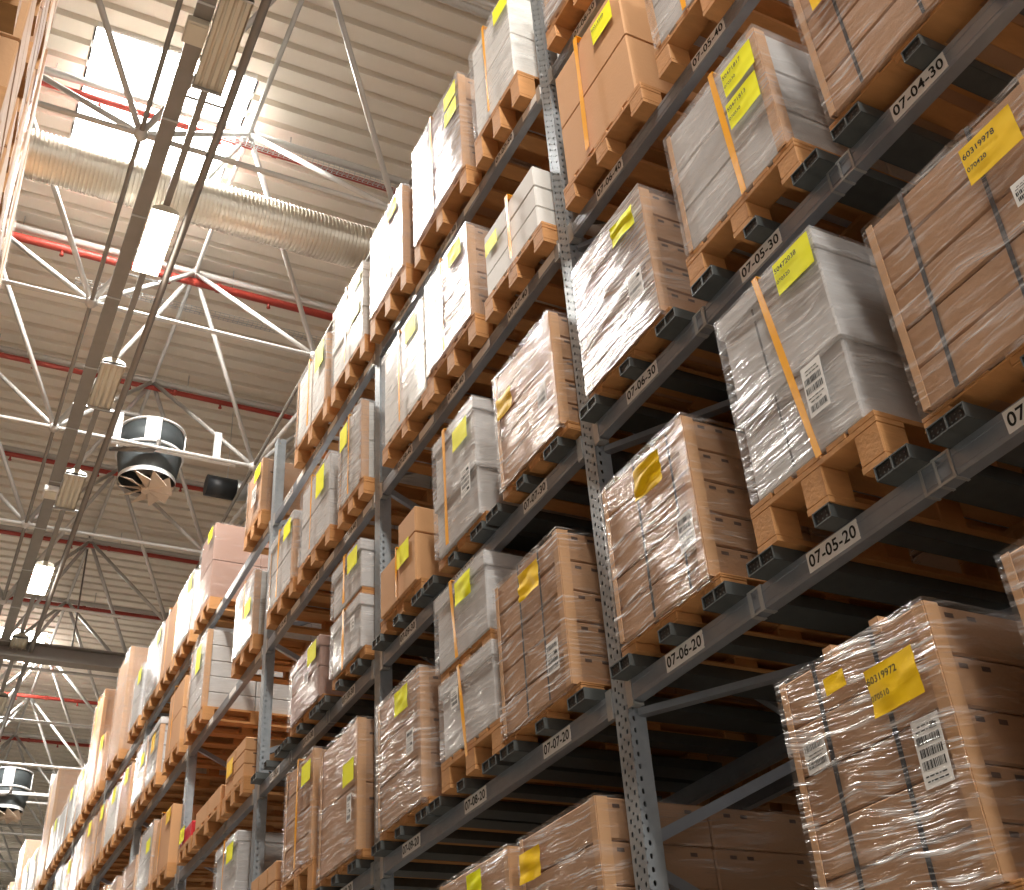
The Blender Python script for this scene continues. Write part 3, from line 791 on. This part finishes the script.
    put(2, 9.62, 10.30, 4.42, 'grey', 'grey wrapped load with lime sheet behind the foot of the third post', 'grey load behind the third post', layers=2, lids=2, film='film_grey', boards=False, straps=((9.97, 'strap', .03),), sheets=[A5(9.78, 4.28, LM)], pdetail=False)
    put(2, 10.5, 11.2, 4.05, 'grey', 'flat grey load with lime sheet low behind the third post', 'flat grey load past the third post, second-lowest row', layers=1, film='film_grey', boards=False, sheets=[A5(11.0, 3.9, LM)], pdetail=False)
    put(2, 11.4, 12.1, 4.2, 'brown', 'brown load last before the fourth post in the second-lowest row', 'last brown load before the fourth post, second-lowest row', layers=3, pdetail=False)
    # ---- level 30
    put(3, 3.05, 3.67, 5.58, 'brown', 'load under thick silvery white film with brown corner strip, above beam label 07-06-30', 'silvery white load above label 07-06-30',
        zb=4.80, layers=5, film='film_white', sheets=[A5(3.19, 5.44, LM, .0, (), .02, .19, .12)], labels=((3.165, 5.05, .11, .14),))
    put(3, 2.14, 2.79, 5.63, 'grey', 'grey wrapped load with two lime sheets and orange strap, above beam label 07-05-30', 'grey load with two lime sheets',
        zb=4.925, layers=3, film='film_grey', straps=((2.415, 'strap', .034, .03, .03),), sheets=[A5(2.255, 5.49, LM, 0, ('50471817', '070530'), .003), A5(2.27, 5.31, LM, 0, ('50471813', '070530'), .003)])
    put(3, 1.20, 1.905, 5.52, 'brown', 'brown load with black straps cut by the top edge, above label 07-04-30', 'brown load above label 07-04-30',
        zb=4.80, layers=4, film='film', straps=((1.735, 'strap_black', .014), (1.43, 'strap_black', .014)), sheets=[A5(1.72, 5.39, AM, 0, (), .004)])
    put(3, 3.96, 4.605, 5.54, 'brown', 'brown load under streaky silvery film left of the big post, above label 07-07-30', 'streaky brown load above label 07-07-30',
        zb=4.80, layers=5, film='film_streak', sheets=[A5(4.47, 5.28, AM, 0, (), .02, .17, .13)], labels=((4.09, 5.08, .09, .12),))
    put(3, 4.89, 5.46, 5.62, 'grey', 'tall beige-grey two-tier load with orange strap and lime sheet, above label 07-08-30', 'beige-grey two-tier load, middle row',
        zb=4.83, layers=2, lids=2, film='film_grey', boards=False, straps=((5.275, 'strap', .035),), sheets=[A5(5.05, 5.45, LM, 0, (), .003)], labels=((5.0, 5.10, .12, .18),))
    r_ = put(3, 5.80, 6.40, 5.21, 'tan', 'bare brown cartons with orange strap and lime sheet, right of the second post', 'stepped bare brown cartons',
        zb=4.87, layers=1, cols=2, film=None, boards=False, marks=False, straps=((6.06, 'strap', .02),), sheets=[A5(5.985, 5.14, LM, 0, (), .003)])
    load(5.80, 6.09, 5.212, 5.40, 'tan', 'small bare carton on top of the stepped brown cartons by the second post', layers=1, film=None, boards=False, marks=False, x1=XL+.9, rows=1, name='cardboard_box', cat='carton')
    put(3, 6.76, 7.34, 5.23, 'grey', 'lower grey box of the two-box stack left of the second post, middle row', 'grey two-box stack, middle row',
        zb=4.84, layers=1, lids=1, film='film_grey', boards=False, straps=((7.05, 'strap', .04, 0., .05),), labels=((6.86, 5.05, .08, .10),))
    pallet(6.76, 7.34, 5.23, 5.29, XL+.01, XL+1.12, 'thin pallet between the two grey boxes left of the second post')
    load(6.76, 7.34, 5.29, 5.66, 'grey', 'upper grey box with lime sheet, stacked left of the second post, middle row', layers=1, lids=1, film='film_grey', boards=False,
         straps=((7.05, 'strap', .04),), sheets=[A5(6.88, 5.55, LM)])
    put(3, 7.62, 8.31, 5.30, 'pink', 'pinkish wrapped load with lid line and lime sheet, right of the third post', 'pinkish load right of the third post',
        zb=4.83, layers=2, lids=1, film='film', boards=False, sheets=[A5(7.74, 5.2, LM)], labels=((7.85, 5.05, .08, .08),))
    put(3, 9.60, 10.22, 5.22, 'tan', 'bare brown carton stack with yellow sheet just behind the third post, middle row', 'bare carton stack behind the third post', chan=False, layers=3, cols=2, film=None, boards=False, sheets=[A5(10.05, 5.08, AM)])
    put(3, 10.36, 11.28, 5.04, 'tan', 'two bare brown cartons side by side past the third post, middle row', 'two bare cartons past the third post', chan=False, layers=1, cols=2, film=None, boards=False, marks=False, pdetail=False)
    put(3, 11.42, 11.9, 5.02, 'pink', 'small red carton with yellow sheet before the fourth post, middle row', 'small red carton', chan=False, x1=XL+.5, layers=1, film=None, boards=False, mat='red', sheets=[A5(11.78, 4.97, LM)], pdetail=False, name='cardboard_box', cat='carton')
    put(3, 12.42, 13.15, 5.48, 'tan', 'tan carton load with orange strap just past the fourth post, middle row', 'tan strapped load past the fourth post', chan=False, layers=1, film=None, boards=False, marks=False, straps=((12.8, 'strap', .03),), sheets=[A5(12.55, 5.38, AM)], pdetail=False)
    put(3, 13.28, 14.0, 5.55, 'grey', 'greyish wrapped load with lime sheet two past the fourth post, middle row', 'grey load two past the fourth post, middle row', chan=False, layers=2, film='film_grey', sheets=[A5(13.42, 5.3, LM)], pdetail=False)
    put(3, 14.15, 14.9, 5.4, 'brown', 'brown wrapped load before the fifth post, middle row', 'brown load before the fifth post, middle row', chan=False, layers=2, detail=1, pdetail=False)
    # ---- level 40
    put(4, 2.94, 3.64, 7.02, 'tan', 'two large plain tan cartons stacked with orange strap, above beam label 07-06-40', 'two large tan cartons', zb=6.165, layers=2, film=None, boards=False, marks=False, rows=1,
        straps=((3.345, 'strap', .036, -.03, .0),), sheets=[A5(3.11, 6.88, LM, 0, ('60319940',), .002)])
    put(4, 1.95, 2.72, 7.05, 'grey', 'grey wrapped load with orange strap at the top edge above label 07-05-40', 'grey load at the top edge, label 07-05-40', zb=6.20, layers=3, film='film_grey', straps=((2.47, 'strap', .03, .0, .03),))
    put(4, 3.97, 4.63, 6.66, 'white', 'three flat white boxes stacked with orange strap, left of the big post', 'three flat white boxes', zb=6.17, layers=3, film=None, boards=False, straps=((4.26, 'strap', .035, 0., .0),), rows=1,
        sheets=[A5(4.52, 6.52, LM, 0, (), .002, .16, .11)])
    put(4, 4.84, 5.50, 6.98, 'brown', 'load under bright white film with lime sheet beside the three flat white boxes', 'white-filmed load beside flat white boxes', zb=6.20, layers=4, film='film_white', straps=((5.22, 'strap', .02),), sheets=[A5(5.0, 6.85, LM, 0, (), .01)])
    put(4, 5.56, 6.31, 6.93, 'white', 'white two-tier load with orange strap and lime sheet, right of the second post, fourth row', 'white two-tier load right of the second post', zb=6.15, layers=2, film='film_grey', boards=False, straps=((5.97, 'strap', .03),), sheets=[A5(5.76, 6.8, LM, 0, (), .003, .2, .17)])
    put(4, 6.76, 7.24, 6.88, 'white', 'white film-wrapped load with ragged film top and orange strap, left of the second post', 'ragged white load left of the second post', tufts=((6.95, .05), (7.1, .04), (7.2, .035)), layers=2, film='film_white', straps=((7.0, 'strap', .02),), sheets=[A5(7.12, 6.75, LM, 0, (), .003, .16, .2)])
    put(4, 7.50, 8.22, 6.86, 'grey', 'white-grey load with large lime sheet, second left of the second post in the fourth row', 'white-grey load, fourth row', layers=2, film='film_grey', boards=False, straps=((7.9, 'strap', .02),), sheets=[A5(7.68, 6.68, LM, 0, (), .003, .2, .24)])
    put(4, 8.42, 9.10, 6.82, 'grey', 'grey lidded load with lime sheet just right of the third post, fourth row', 'grey lidded load right of the third post', layers=2, lids=1, film='film_grey', straps=((8.8, 'strap', .03),), sheets=[A5(8.56, 6.7, LM)])
    put(4, 9.60, 10.24, 6.84, 'white', 'white-filmed load with orange strap left of the third post, fourth row', 'white-filmed load left of the third post', layers=2, film='film_white', straps=((9.9, 'strap', .02),), sheets=[A5(9.75, 6.5, LM)], pdetail=False)
    put(4, 11.42, 12.12, 7.04, 'grey', 'open stack of grey stepped cartons with lime sheet by the fourth post, fourth row', 'stepped grey cartons by the fourth post', layers=5, film='film', boards=True, sheets=[A5(11.7, 6.8, LM, 0, (), .003, .2, .3)], pdetail=False)
    put(4, 12.42, 13.15, 6.92, 'tan', 'tan carton load just past the fourth post, fourth row', 'tan load past the fourth post, fourth row', layers=2, film=None, boards=False, marks=False, straps=((12.8, 'strap', .02),), pdetail=False)
    put(4, 13.55, 14.20, 6.84, 'grey', 'grey load with blue-grey ribbed side and amber sheet past the fourth post, fourth row', 'grey load with ribbed side', layers=4, lids=1, film='film', sheets=[A5(13.8, 6.6, AM, 0, (), .003, .2, .22)], pdetail=False)
    put(4, 14.28, 14.92, 6.86, 'white', 'white load with lime sheet before the fifth post, fourth row', 'white load before the fifth post', layers=2, film='film_white', detail=1, sheets=[A5(14.4, 6.6, LM)], pdetail=False)
    # ---- level 50
    put(5, 2.95, 3.62, 8.3, 'brown', 'silvery film-wrapped load cut by the top edge just right of the big post', 'silvery load at the top edge right of the big post', zb=7.47, layers=4, film='film_white')
    put(5, 4.06, 4.62, 8.42, 'white', 'pale two-tier load with lime sheet, left of the big post at the top edge', 'pale two-tier load at the top edge', zb=7.56, layers=2, film='film_grey', boards=False, straps=((4.385, 'strap', .024),), sheets=[A5(4.13, 8.31, LM, 0, (), .003)])
    put(5, 4.84, 5.66, 8.48, 'brown', 'broad load under glaring white film, second from the big post on the top row', 'glaring white load second from the big post', zb=7.5, layers=4, film='film_white', straps=((5.30, 'strap', .03),), sheets=[A5(4.95, 8.34, LM, 0, (), .004), A5(4.95, 8.17, LM, 0, (), .004)])
    put(5, 5.90, 6.56, 8.37, 'brown', 'white-filmed load with brown carton end and loose film on top, third from the big post', 'white-filmed load third from the big post on top', zb=7.52, tufts=((6.0, .05), (6.5, .035)), layers=4, film='film_white', straps=((6.14, 'strap', .016),), sheets=[A5(6.08, 8.25, LM, 0, (), .01)])
    put(5, 6.76, 7.48, 8.30, 'white', 'two-tier white load with lime sheets, first past the second post on the top row', 'two-tier white load past the second post', zb=7.5, layers=2, lids=2, film='film_grey', boards=False, straps=((7.13, 'strap', .028),), sheets=[A5(6.88, 8.17, LM), A5(6.9, 7.86, LM)])
    put(5, 7.66, 8.48, 8.23, 'white', 'pale load with big lime sheet, second past the second post on the top row', 'pale load second past the second post', zb=7.5, layers=1, film='film_grey', boards=True, straps=((8.1, 'strap', .03),), sheets=[A5(7.82, 8.08, LM, 0, (), .003, .22, .26)])
    put(5, 9.60, 10.12, 8.10, 'brown', 'brown load with lime sheet just left of the bare top of the third post', 'brown load left of the bare third post top', zb=7.48, layers=1, film='film', straps=(), sheets=[A5(9.72, 7.98, LM)], labels=((9.8, 7.75, .16, .2),))
    put(5, 11.55, 12.16, 8.42, 'pink', 'pinkish load with white wrapped front before the fourth post, top row', 'pinkish load before the fourth post', layers=2, film='film', boards=False, marks=False, sheets=[A5(11.66, 8.3, LM)], pdetail=False)
    top = [(12.44, 13.2, 8.26, 'white', 'film_white', 1), (13.32, 14.0, 8.30, 'tan', None, 0), (14.10, 14.94, 8.32, 'white', 'film_white', 1),
           (15.22, 15.85, 8.22, 'grey', 'film_grey', 1), (16.55, 17.45, 9.04, 'brown', 'film_streak', 0),
           (18.0, 18.5, 8.24, 'tan', 'film', 1), (18.67, 19.56, 9.2, 'brown', 'film_streak', 0), (19.75, 20.5, 8.3, 'white', 'film_white', 1),
           (20.82, 21.5, 8.3, 'grey', 'film_grey', 1), (21.62, 22.35, 8.2, 'grey', 'film_grey', 0), (22.5, 23.3, 8.25, 'white', 'film_white', 1),
           (23.66, 24.75, 9.5, 'brown', 'film', 0), (25.25, 26.05, 8.4, 'white', 'film_white', 1),
           (26.5, 27.3, 8.5, 'grey', 'film_white', 1), (28.0, 28.95, 9.3, 'brown', 'film_white', 0),
           (29.25, 30.0, 8.6, 'white', 'film_white', 1), (30.1, 30.9, 8.9, 'brown', 'film_white', 0), (31.0, 31.7, 8.4, 'grey', 'film_white', 1)]
    fourth = []; third = []
    rr = random.Random(3)
    for k in range(5, NB):
        for p in range(3):
            c = pos_centre(k, p); w = rr.uniform(.6, .78)
            fourth.append((c-w/2, c+w/2, rr.uniform(6.7, 7.0), rr.choice(['grey', 'white', 'tan', 'brown']), rr.choice(['film_white', 'film_grey', 'film']), rr.random() < .6))
            if k < 7: third.append((c-w/2, c+w/2, rr.uniform(5.2, 5.6), rr.choice(['grey', 'tan', 'brown']), rr.choice(['film_grey', 'film', None]), rr.random() < .6))
    colw = {'white': 'white', 'grey': 'grey', 'tan': 'tan', 'brown': 'brown', 'pink': 'pinkish'}
    for l, lst in ((5, top), (4, fourth), (3, third)):
        cnt = {}
        for (a, b, z1, kind, film, sh) in lst:
            k = int((a - Y0)/BAY) + 1
            n_ = cnt.get(k, 0); cnt[k] = n_+1
            size = 'tall ' if z1 - LV[l] > 1.6 else ''
            look = size + {'film_white': 'white-filmed ', 'film_grey': 'silvery ', 'film_streak': 'streaky-filmed ', 'film': 'clear-wrapped ', None: 'bare '}[film] + (colw[kind] + ' load')
            lab = '%s%s, %s past the %s post on the %s row' % (look, ' with yellow sheet' if sh else '', ORD[n_], POSTNAME[k], LEVELNAME[l])
            put(l, a, b, z1, kind, lab, '%s load past the %s post, %s row' % (ORD[n_], POSTNAME[k], LEVELNAME[l]), layers=2 if kind != 'tan' else 1, film=film, detail=1, boards=(kind == 'brown'), marks=False,
                chan=False, sheets=[A5(a+.14, z1-.14, LM, 0, (), .003, .22, .2)] if sh else [], straps=(((a+b)/2, 'strap', .03),) if rr.random() < .5 else (), pdetail=False)

def build_rear_rack():
    """the next run of racking standing back to back behind the first, glimpsed through the gaps"""
    xo = 3.95
    root = thing('pallet_rack', 'dark racking run standing behind the numbered one, glimpsed through its gaps', 'racking', (xo, Y0, 0), 'pallet racks along the aisle')
    pm = post_mesh(TOP, M['perf']); bm_ = beam_mesh(BAY-.1)
    for k in range(-1, 4):
        link('post', pm, root, (0, BAY*k-.05, 0)); link('post', pm, root, (1.1, BAY*k-.05, 0))
        if k < 3:
            for l in (1, 2, 3, 4, 5):
                for x in (0, 1.1): link('beam', bm_, root, (x, BAY*k+(BAY-.1)/2, LV[l]))
    rr = random.Random(11)
    for k in range(0, 3):
        for l in (1, 2, 3):
            for p in range(3):
                c = pos_centre(k, p); w = rr.uniform(.66, .74); zb = LV[l]+BH
                nth = ORD[p]; where = 'behind the numbered racking, %s row, %s deep load %s' % (LEVELNAME[l], nth, ['right of the big post', 'left of the big post', 'left of the second post'][k])
                pallet(c-w/2-.03, c+w/2+.03, zb, zb+.144, xo+.02, xo+1.14, 'pallet ' + where, 'wood', False, group='pallets of the rear racking')
                load(c-w/2, c+w/2, zb+.144, zb+.144+rr.uniform(.65, .85), 'brown', 'brown load ' + where, x0=xo+.02, x1=xo+1.1, layers=3, film=None, detail=1, boards=False, marks=False, group='loads of the rear racking')

def build_left_rack():
    """racking across the aisle, its loads seen edge-on at the left"""
    xf = -.26; OFF = -1.1
    root = thing('pallet_rack', 'racking across the aisle seen edge-on along the left margin', 'racking', (xf, Y0+OFF, 0), 'pallet racks along the aisle')
    pm = post_mesh(TOP, M['perf'], -1)
    bm_ = MB(); bm_.box(-.05, 0, -(BAY-.1)/2, (BAY-.1)/2, 0, BH); bme = bm_.mesh('beam', M['steel'])
    for k in range(-1, 6):
        link('post', pm, root, (0, BAY*k-.05, 0)); link('post', pm, root, (-1.1, BAY*k-.05, 0))
        if k < 5:
            for l in (2, 3, 4, 5):
                for x in (0, -1.05): link('beam', bme, root, (x, BAY*k+(BAY-.1)/2, LV[l]))
    rr = random.Random(5)
    for k in range(-1, 5):
        for l in (3, 4, 5):
            for p in range(3):
                c = Y0 + OFF + BAY*k + (.50, 1.37, 2.22)[p]; w = rr.uniform(.6, .76); zb = LV[l]+BH
                kind = rr.choice(['brown', 'tan', 'tan', 'brown']); zt = zb+.144+(rr.uniform(.8, .95) if l < 5 else rr.uniform(.98, 1.14))
                film = rr.choice([None, 'film', None])
                nm = 'across the aisle at the left margin, %s row, %s load of bay %s' % (LEVELNAME[l], ORD[p], ['one', 'two', 'three', 'four', 'five', 'six'][k+1])
                pallet(c-w/2-.03, c+w/2+.03, zb, zb+.144, -1.33, -.19, 'pallet ' + nm, 'wood', False, group='pallets of the left racking')
                mat = 'red' if (l == 4 and k == 0 and p == 0) else None
                o = load(c-w/2, c+w/2, zb+.144, zt, kind, ('red' if mat else colname(kind)) + ' load ' + nm, x0=-1.3, x1=-.19, layers=3, film=film, detail=1, boards=False, marks=False, mat=mat, group='loads of the left racking')
def colname(k): return {'brown': 'brown', 'grey': 'grey', 'tan': 'tan', 'white': 'white', 'pink': 'pinkish'}[k]

build_setting()
build_frame()
build_services()
build_rack()
build_loads()
build_rear_rack()
build_left_rack()

# ------------------------------------------------------------------ world and view
w = bpy.data.worlds.new('world'); scene.world = w; w.use_nodes = True
bg = w.node_tree.nodes['Background']; bg.inputs[0].default_value = (1.0, .925, .85, 1); bg.inputs[1].default_value = .62
scene.view_settings.view_transform = 'Standard'; scene.view_settings.look = 'None'
scene.view_settings.gamma = 1; scene.view_settings.use_curve_mapping = False
scene.view_settings.exposure = 1.0
scene.cycles.use_denoising = True
scene.cycles.max_bounces = 8; scene.cycles.diffuse_bounces = 5; scene.cycles.glossy_bounces = 3; scene.cycles.transparent_max_bounces = 16
scene.cycles.sample_clamp_indirect = 6
scene.cycles.caustics_reflective = False; scene.cycles.caustics_refractive = False
